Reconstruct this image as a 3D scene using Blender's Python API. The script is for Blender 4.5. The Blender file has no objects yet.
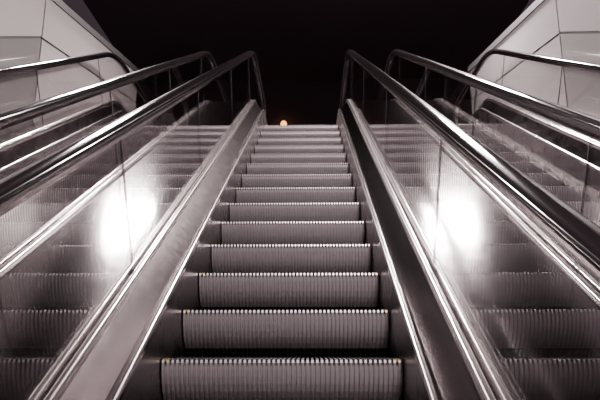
import bpy, bmesh, math
from mathutils import Vector, Matrix

# ---------------------------------------------------------------- materials
def principled(name, col, metal=0.0, rough=0.5, noise=0.0, nscale=(1,1,1), spec=0.5, coat=0.0, aniso=None):
    m = bpy.data.materials.new(name); m.use_nodes = True
    nt = m.node_tree; b = nt.nodes["Principled BSDF"]
    b.inputs["Base Color"].default_value = (*col, 1)
    b.inputs["Metallic"].default_value = metal
    b.inputs["Roughness"].default_value = rough
    b.inputs["Specular IOR Level"].default_value = spec
    b.inputs["Coat Weight"].default_value = coat
    tc = nt.nodes.new("ShaderNodeTexCoord"); mp = nt.nodes.new("ShaderNodeMapping")
    mp.inputs["Scale"].default_value = nscale
    nz = nt.nodes.new("ShaderNodeTexNoise"); nz.inputs["Scale"].default_value = 6; nz.inputs["Detail"].default_value = 5
    nt.links.new(tc.outputs["Object"], mp.inputs["Vector"]); nt.links.new(mp.outputs[0], nz.inputs["Vector"])
    mr = nt.nodes.new("ShaderNodeMapRange")
    mr.inputs["To Min"].default_value = max(0.02, rough - noise); mr.inputs["To Max"].default_value = rough + noise
    nt.links.new(nz.outputs["Fac"], mr.inputs["Value"]); nt.links.new(mr.outputs[0], b.inputs["Roughness"])
    return m

M_rubber = principled("handrail_rubber", (0.008, 0.006, 0.007), 0, 0.10, 0.02, spec=0.15)
M_guide  = principled("rail_guide_steel", (0.22, 0.19, 0.20), 1, 0.16, 0.03)
M_trim   = principled("aluminium_trim", (0.88, 0.82, 0.82), 1, 0.17, 0.03)
M_skirt  = principled("skirt_steel", (0.22, 0.195, 0.205), 1, 0.28, 0.05)
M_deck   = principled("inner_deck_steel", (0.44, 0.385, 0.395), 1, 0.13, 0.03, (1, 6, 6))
M_deck_shaded  = principled("inner_deck_steel_shaded", (0.10, 0.085, 0.09), 1, 0.10, 0.02, (1, 6, 6))  # darker, smoother copy for the right deck; its shade is put into the colour
M_odeck  = principled("outer_deck_steel", (0.24, 0.215, 0.225), 1, 0.12, 0.03, (1, 6, 6))
M_step   = principled("step_aluminium", (0.52, 0.465, 0.49), 0.70, 0.36, 0.05)
M_tread_shade  = principled("tread_black_and_riser_shade", (0.030, 0.026, 0.029), 0.3, 0.5, 0.05)  # black treads; also painted on lower risers as shade
M_yellow = principled("yellow_demarcation", (0.20, 0.125, 0.010), 0, 0.5, 0.05)
M_dark   = principled("dark_cladding", (0.012, 0.010, 0.013), 0, 0.6, 0.05)
M_ceil   = principled("ceiling_black", (0.105, 0.074, 0.086), 0, 0.9, 0.05, spec=0.1)
M_floor  = principled("dark_stone_floor", (0.05, 0.045, 0.05), 0, 0.3, 0.1)
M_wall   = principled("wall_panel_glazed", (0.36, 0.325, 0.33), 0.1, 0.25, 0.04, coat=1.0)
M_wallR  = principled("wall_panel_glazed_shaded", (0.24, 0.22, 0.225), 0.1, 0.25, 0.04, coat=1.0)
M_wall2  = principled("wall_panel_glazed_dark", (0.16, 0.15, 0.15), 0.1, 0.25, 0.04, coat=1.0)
M_joint  = principled("dark_joint", (0.01, 0.008, 0.01), 0, 0.6, 0.03)

def glass_mat():
    m = bpy.data.materials.new("balustrade_glass"); m.use_nodes = True
    nt = m.node_tree; nt.nodes.clear()
    out = nt.nodes.new("ShaderNodeOutputMaterial"); mix = nt.nodes.new("ShaderNodeMixShader")
    tr = nt.nodes.new("ShaderNodeBsdfTransparent"); tr.inputs[0].default_value = (0.93, 0.925, 0.925, 1)
    gl = nt.nodes.new("ShaderNodeBsdfGlossy"); gl.inputs["Roughness"].default_value = 0.0
    gl.inputs["Color"].default_value = (1, 0.97, 0.98, 1)
    lw = nt.nodes.new("ShaderNodeLayerWeight"); lw.inputs["Blend"].default_value = 0.5
    p = nt.nodes.new("ShaderNodeMath"); p.operation = 'POWER'; p.inputs[1].default_value = 5
    ma = nt.nodes.new("ShaderNodeMath"); ma.operation = 'MULTIPLY_ADD'; ma.inputs[1].default_value = 0.9; ma.inputs[2].default_value = 0.045
    L = nt.links.new
    L(lw.outputs["Facing"], p.inputs[0]); L(p.outputs[0], ma.inputs[0]); L(ma.outputs[0], mix.inputs[0])
    L(tr.outputs[0], mix.inputs[1]); L(gl.outputs[0], mix.inputs[2]); L(mix.outputs[0], out.inputs[0])
    return m
M_glass = glass_mat()

def emis(name, col, s):
    m = bpy.data.materials.new(name); m.use_nodes = True
    nt = m.node_tree; nt.nodes.clear()
    o = nt.nodes.new("ShaderNodeOutputMaterial"); e = nt.nodes.new("ShaderNodeEmission")
    e.inputs[0].default_value = (*col, 1); e.inputs[1].default_value = s
    nt.links.new(e.outputs[0], o.inputs[0]); return m
M_warm = emis("warm_lamp_glow", (1.0, 0.46, 0.15), 3.2)

# ---------------------------------------------------------------- helpers
def mkobj(name, verts, faces, mat, parent=None, smooth=False):
    me = bpy.data.meshes.new(name); me.from_pydata(verts, [], faces); me.update()
    bm = bmesh.new(); bm.from_mesh(me); bmesh.ops.recalc_face_normals(bm, faces=bm.faces); bm.to_mesh(me); bm.free()
    me.materials.append(mat)
    if smooth:
        for p in me.polygons: p.use_smooth = True
    o = bpy.data.objects.new(name, me); bpy.context.collection.objects.link(o)
    if parent: o.parent = parent
    return o

def add_box(V, F, x0, x1, y0, y1, z0, z1):
    n = len(V)
    V += [(x0,y0,z0),(x1,y0,z0),(x1,y1,z0),(x0,y1,z0),(x0,y0,z1),(x1,y0,z1),(x1,y1,z1),(x0,y1,z1)]
    F += [tuple(n+i for i in f) for f in [(0,3,2,1),(4,5,6,7),(0,1,5,4),(1,2,6,5),(2,3,7,6),(3,0,4,7)]]

def box(name, x0, x1, y0, y1, z0, z1, mat, parent=None):
    V=[];F=[]; add_box(V,F,x0,x1,y0,y1,z0,z1); return mkobj(name,V,F,mat,parent)

# ---------------------------------------------------------------- escalator centre-line (nose line)
INC = math.radians(30); T = math.tan(INC)
CAMZ = 2.0
YA = -0.788; ZT = 4.92; YB = YA + ZT/T
R = 1.9; tl = R*math.tan(INC/2)
R2 = 0.6; tl2 = R2*math.tan(INC/2)
YS = -2.3; YE = 9.20
def path(h, y0=YS, y1=YE, nseg=12):
    P = [(y0, 0.0, 0.0, 1.0)]
    cy, cz = YA - tl, R
    for i in range(nseg+1):
        a = INC*i/nseg
        P.append((cy+R*math.sin(a), cz-R*math.cos(a), -math.sin(a), math.cos(a)))
    s = P[-1]
    cy2, cz2 = YB + tl2, ZT - R2
    e = (cy2+R2*math.sin(-INC), cz2+R2*math.cos(-INC))
    for k in range(1, 12):
        f = k/12
        P.append((s[0]+(e[0]-s[0])*f, s[1]+(e[1]-s[1])*f, -math.sin(INC), math.cos(INC)))
    for i in range(nseg+1):
        a = -INC + INC*i/nseg
        P.append((cy2+R2*math.sin(a), cz2+R2*math.cos(a), math.sin(a), math.cos(a)))
    P.append((y1, ZT, 0.0, 1.0))
    return [(y+ny*h, z+nz*h, ny, nz) for y,z,ny,nz in P]
BASE = path(0, -4, 14)
def zn(y):
    for a,b in zip(BASE, BASE[1:]):
        if a[0] <= y <= b[0]+1e-9:
            return a[1]+(b[1]-a[1])*(y-a[0])/max(1e-9,(b[0]-a[0]))
    return 0 if y < 0 else ZT

def sweep(name, prof, pts, mat, parent, cx=0.0, closed=True, smooth=False):
    V=[];F=[];n=len(prof)
    for y,z,ny,nz in pts:
        for x,h in prof: V.append((cx+x, y+ny*h, z+nz*h))
    m=len(pts); rng = n if closed else n-1
    for i in range(m-1):
        for j in range(rng):
            k=(j+1)%n
            F.append((i*n+j, i*n+k, (i+1)*n+k, (i+1)*n+j))
    if closed:
        F.append(tuple(range(n))); F.append(tuple((m-1)*n+j for j in range(n)))
    return mkobj(name,V,F,mat,parent,smooth)

HR = 0.935; HD = 0.31; NR = (HR-0.33)/2
def rail_path(off=0.0):
    pts=[]
    for i in range(14):
        a = math.pi*i/14
        ny,nz = -math.sin(a), -math.cos(a)
        pts.append((YS+ny*NR, HR-NR+nz*NR, ny, nz))
    pts.insert(0,(YS+0.25, HR-2*NR, 0, -1))
    pts += path(HR)
    for i in range(1,15):
        a = math.pi*i/14
        ny,nz = math.sin(a), math.cos(a)
        pts.append((YE+ny*NR, ZT+HR-NR+nz*NR, ny, nz))
    pts.append((YE-0.25, ZT+HR-2*NR, 0, -1))
    return pts
RP = rail_path()

def oval(w, t, n=16, p=2.6):
    out=[]
    for i in range(n):
        a=2*math.pi*i/n; c,s=math.cos(a),math.sin(a)
        out.append((w*math.copysign(abs(c)**(2/p),c), t*math.copysign(abs(s)**(2/p),s)))
    return out

def bead(x0, x1, hb, ht, r, n=9):
    """rounded-top strip between x0..x1, from hb up to ht (crown radius height r)"""
    c=(x0+x1)/2; w=(x1-x0)/2
    pts=[(x0,hb)]
    for i in range(n+1):
        a=math.pi*(1-i/n); pts.append((c+w*math.cos(a), ht-r+r*math.sin(a)))
    pts.append((x1,hb))
    return pts

GX = 0.645
def build_escalator(cx):
    root = bpy.data.objects.new("escalator", None); bpy.context.collection.objects.link(root)
    N=50; W=0.992; p=W/N; dpt=0.016
    cols=[]
    for k in range(N):
        x=-W/2+k*p
        cols += [(x+0.0005,1),(x+0.0022,0),(x+p*0.58,0),(x+p*0.58+0.0018,1)]
    cols.append((W/2,1))
    V=[];F=[]; YV=[];YF=[]; MI=[]
    D=0.385; y = 2.575-D*12
    first = y
    while y < YB+tl2+0.45:
        z1 = zn(y); z0 = zn(y-D)
        rise = z1-z0
        prof=[]; shade_rows=set()
        if rise>0.012:
            for q,dy in ((0.0,0.125),(0.10,0.105),(0.22,0.080),(0.34,0.057),(0.46,0.038),(0.60,0.021),(0.74,0.009),(0.86,0.003)):
                prof.append((y+dy*min(1,rise/0.2), z0-0.006+(rise-0.008)*q, 1,0))
            prof.append((y, z1-0.014, 1,0))
            shade_rows={0,1}  # lowest riser rows coloured dark to stand in for undercut shade
        nr=len(prof)
        prof.append((y+0.003, z1-0.003, .7,-.7))
        prof.append((y+0.010, z1, 0,-1))
        prof.append((y+D+0.120, z1, 0,-1))
        base=len(V); n=len(prof)
        for x,lo in cols:
            for (py,pz,oy,oz) in prof:
                V.append((cx+x, py+oy*dpt*lo, pz+oz*dpt*lo))
        for c in range(len(cols)-1):
            for j in range(n-1):
                a=base+c*n+j
                F.append((a,a+1,a+n+1,a+n))
                MI.append(1 if (j in shade_rows or j>=nr) else 0)
        for sx in (-1,1):
            xa=cx+sx*0.492; xb=cx+sx*0.466
            add_box(YV,YF,min(xa,xb),max(xa,xb),y+0.004,y+0.06,z1-0.010,z1+0.001)
        y += D
    yl = y
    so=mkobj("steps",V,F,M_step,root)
    so.data.materials.append(M_tread_shade)
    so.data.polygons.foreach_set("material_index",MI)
    mkobj("step_side_markings",YV,YF,M_yellow,root)
    box("comb_plate", cx-0.5, cx+0.5, yl, yl+0.25, ZT-0.03, ZT+0.012, M_trim, root)
    box("landing_plate", cx-0.5, cx+0.5, yl+0.25, 10.2, ZT-0.03, ZT+0.006, M_skirt, root)
    box("entry_plate", cx-0.5, cx+0.5, -3.4, first-0.0, -0.03, 0.005, M_skirt, root)
    pb = path(0, -3.0, 10.2)
    sweep("truss_body", [(-0.90,-0.95),(0.90,-0.95),(0.90,-0.40),(-0.90,-0.40)], pb, M_dark, root, cx)
    pd = path(0, -2.9, 9.8)
    for s,nm in ((-1,"left"),(1,"right")):
        S=lambda pr:[(s*x,h) for x,h in pr]
        sweep("skirt_"+nm, S([(0.500,-0.40),(0.500,0.165),(0.512,0.165),(0.512,-0.40)]), pd, M_skirt, root, cx)
        sweep("skirt_trim_"+nm, S(bead(0.496,0.528,0.160,0.194,0.016)), pd, M_trim, root, cx, smooth=True)
        sweep("inner_deck_"+nm, S([(0.524,0.180),(0.612,0.292),(0.612,0.10),(0.524,0.10)]), pd, M_deck if s<0 else M_deck_shaded, root, cx)
        sweep("glass_clamp_inner_"+nm, S(bead(0.608,0.638,0.20,0.324,0.016)), pd, M_trim, root, cx, smooth=True)
        sweep("glass_clamp_outer_"+nm, S(bead(0.652,0.684,0.20,0.324,0.018)), pd, M_trim, root, cx, smooth=True)
        sweep("outer_deck_"+nm, S([(0.680,0.300),(0.9415,0.300),(0.9415,-0.93),(0.902,-0.93),(0.902,0.27),(0.680,0.27)]), pd, M_odeck, root, cx)
        sweep("handrail_"+nm, [(s*GX+a,b) for a,b in oval(0.041,0.020)], RP, M_rubber, root, cx, smooth=True)
        sweep("handrail_guide_"+nm, [(s*GX+a,b) for a,b in ((-0.022,-0.012),(0.022,-0.012),(0.024,-0.030),(0.014,-0.050),(-0.014,-0.050),(-0.024,-0.030))], RP, M_guide, root, cx)
        lo = path(0.24, YS, YE, 12); hi = path(HR-0.045, YS, YE, 12)
        L=[0]
        for a,b in zip(lo,lo[1:]): L.append(L[-1]+math.hypot(b[0]-a[0],b[1]-a[1]))
        def at(P,d):
            for i in range(len(L)-1):
                if d<=L[i+1]+1e-9:
                    f=(d-L[i])/max(1e-9,L[i+1]-L[i]); return tuple(P[i][k]+(P[i+1][k]-P[i][k])*f for k in (0,1))
            return P[-1][:2]
        tot=L[-1]; GV=[];GF=[]; JV=[];JF=[]
        cuts=[0, 1.45, 2.9, 3.95, 5.45, 7.2, 9.0, 10.8, tot]
        for q in range(len(cuts)-1):
            d0=cuts[q]+0.002; d1=cuts[q+1]-0.002; m=8
            b0=len(GV)
            for i in range(m+1):
                d=d0+(d1-d0)*i/m; a=at(lo,d); b=at(hi,d)
                for xx in (-0.005,0.005):
                    GV.append((cx+s*GX+xx,a[0],a[1])); GV.append((cx+s*GX+xx,b[0],b[1]))
            for i in range(m):
                o=b0+i*4; w=o+4
                GF += [(o,w,w+1,o+1),(o+2,o+3,w+3,w+2),(o+1,w+1,w+3,o+3),(o,o+2,w+2,w)]
            GF += [(b0,b0+1,b0+3,b0+2),(b0+m*4,b0+m*4+2,b0+m*4+3,b0+m*4+1)]
            if q>0:
                dd=cuts[q]; e_=0.002
                c0=at(lo,dd-e_);c1=at(hi,dd-e_);c2=at(hi,dd+e_);c3=at(lo,dd+e_)
                b1=len(JV)
                for xx in (-0.0052,0.0052):
                    for c in (c0,c1,c2,c3): JV.append((cx+s*GX+xx,c[0],c[1]))
                JF += [tuple(b1+i for i in f) for f in [(0,1,2,3),(4,7,6,5),(0,4,5,1),(1,5,6,2),(2,6,7,3),(3,7,4,0)]]
        mkobj("glass_joints_"+nm,JV,JF,M_joint,root)
        for (yc,zc,sg) in ((YE+0.004,ZT+HR-NR,1),(YS-0.004,HR-NR,-1)):
            r=NR-0.045; ring=[]
            for i in range(17):
                a=math.pi*i/16; ring.append((yc+sg*math.sin(a)*r, zc+math.cos(a)*r))
            for xx in (-0.005,0.005):
                b0=len(GV); GV += [(cx+s*GX+xx,yy,zz) for yy,zz in ring]; GF.append(tuple(range(b0,b0+17)))
        mkobj("glass_"+nm,GV,GF,M_glass,root)
    return root

for cx in (0.0,-1.885,1.885):
    build_escalator(cx)

# ---------------------------------------------------------------- camera
CX = 0.12; PITCH=math.radians(13.4); YAW=math.radians(1.0); FPX=607
cam = bpy.data.cameras.new("camera"); co = bpy.data.objects.new("camera", cam)
bpy.context.collection.objects.link(co)
cam.sensor_width=36; cam.lens=36*FPX/600; cam.clip_start=0.02
co.location=(CX,0,CAMZ); co.rotation_euler=(math.pi/2+PITCH,0,YAW)
bpy.context.scene.camera=co

# ---------------------------------------------------------------- hall
WX=2.86
def side_wall(nm, s):
    root = bpy.data.objects.new("wall_"+nm, None); bpy.context.collection.objects.link(root)
    Y0,Y1=-3.2,9.7
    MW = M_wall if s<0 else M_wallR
    top=lambda y: 6.05+(y-7.0)*0.2 if y>0 else 4.65
    xa,xb = s*WX, s*(WX+0.15)
    def slab(name, poly, x0, x1, mat):
        V=[(x0,a,b) for a,b in poly]+[(x1,a,b) for a,b in poly]; n=len(poly)
        F=[tuple(range(n)),tuple(range(n,2*n))]+[(i,(i+1)%n,n+(i+1)%n,n+i) for i in range(n)]
        return mkobj(name,V,F,mat,root)
    slab("backing",[(Y0,-0.5),(Y1,2.5),(Y1,top(Y1)),(0.0,top(0.001)),(Y0,4.2)],xa+s*0.02,xb,M_joint)
    ys=[0.0,3.4,6.1,9.7]
    g=0.014; k=0
    for a,b in zip(ys,ys[1:]):
        l0=lambda y: zn(y)-0.1
        l1=lambda y: min((y-YA)*T+1.45, top(y)-0.55)
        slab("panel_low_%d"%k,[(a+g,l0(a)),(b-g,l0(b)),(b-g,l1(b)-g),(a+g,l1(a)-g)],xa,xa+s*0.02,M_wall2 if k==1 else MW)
        if top(b)-l1(b)>0.15 or top(a)-l1(a)>0.15:
            slab("panel_high_%d"%k,[(a+g,l1(a)+g),(b-g,l1(b)+g),(b-g,top(b)-0.03),(a+g,top(a+0.01)-0.03)],xa,xa+s*0.02,MW)
        k+=1
    slab("panel_entry",[(-3.2,-0.1),(-g,0.3),(-g,4.5),(-3.2,4.1)],xa,xa+s*0.02,MW)
    slab("cap",[(0,top(0.001)-0.03),(Y1,top(Y1)-0.03),(Y1,top(Y1)+0.06),(0,top(0.001)+0.06)],xa-s*0.02,xb,M_joint)
side_wall("left",-1); side_wall("right",1)

CEIL=14.0
box("floor", -6,6,-8,-2.9,-0.15,-0.01,M_floor)
box("floor_upper", -8,8,10.2,26.2,ZT-0.3,ZT,M_floor)
box("wall_back", -8,8,26.2,26.4,0,CEIL,M_ceil)
box("ceiling", -8,8,-8,26.4,CEIL,CEIL+0.2,M_ceil)

def globe(name, x, y, z, r):
    root=bpy.data.objects.new(name,None); bpy.context.collection.objects.link(root)
    bm=bmesh.new(); bmesh.ops.create_uvsphere(bm,u_segments=20,v_segments=12,radius=r,matrix=Matrix.Translation((x,y,z)))
    me=bpy.data.meshes.new("globe"); bm.to_mesh(me); bm.free(); me.materials.append(M_warm)
    o=bpy.data.objects.new("globe",me); bpy.context.collection.objects.link(o); o.parent=root
    box("bracket",x-0.03,x+0.03,y+r*0.8,26.2,z-0.03,z+0.03,M_dark,root)
globe("wall_sconce",-1.07,25.9,11.72,0.14)

def pendant(x,y,z,wx,ly,power,col=(1.0,0.89,0.875)):
    """suspended linear luminaire: trough housing, rods, diffuser lamp"""
    root=bpy.data.objects.new("linear_pendant_light",None); bpy.context.collection.objects.link(root)
    V=[];F=[]
    t=0.03
    add_box(V,F,x-wx/2-t,x-wx/2,y-ly/2-t,y+ly/2+t,z,z+0.14)
    add_box(V,F,x+wx/2,x+wx/2+t,y-ly/2-t,y+ly/2+t,z,z+0.14)
    add_box(V,F,x-wx/2,x+wx/2,y-ly/2-t,y-ly/2,z,z+0.14)
    add_box(V,F,x-wx/2,x+wx/2,y+ly/2,y+ly/2+t,z,z+0.14)
    add_box(V,F,x-wx/2-t,x+wx/2+t,y-ly/2-t,y+ly/2+t,z+0.14,z+0.17)
    for q in (-0.35,0.35): add_box(V,F,x-0.012,x+0.012,y+q*ly-0.012,y+q*ly+0.012,z+0.17,CEIL)
    mkobj("housing",V,F,M_dark,root)
    l=bpy.data.lights.new("lamp",'AREA'); l.shape='RECTANGLE'; l.size=wx; l.size_y=ly; l.energy=power; l.color=col
    lo=bpy.data.objects.new("lamp",l); bpy.context.collection.objects.link(lo); lo.location=(x,y,z+0.05); lo.parent=root
pendant(-2.95,7.8,7.9,0.75,0.8,2300)
pendant(2.5,7.8,7.9,0.75,0.8,2300)
pendant(0.9,-2.2,8.0,0.5,1.2,1400)

w=bpy.data.worlds.new("night"); bpy.context.scene.world=w; w.use_nodes=True
w.node_tree.nodes["Background"].inputs[0].default_value=(0.046,0.033,0.040,1)
w.node_tree.nodes["Background"].inputs[1].default_value=1.0
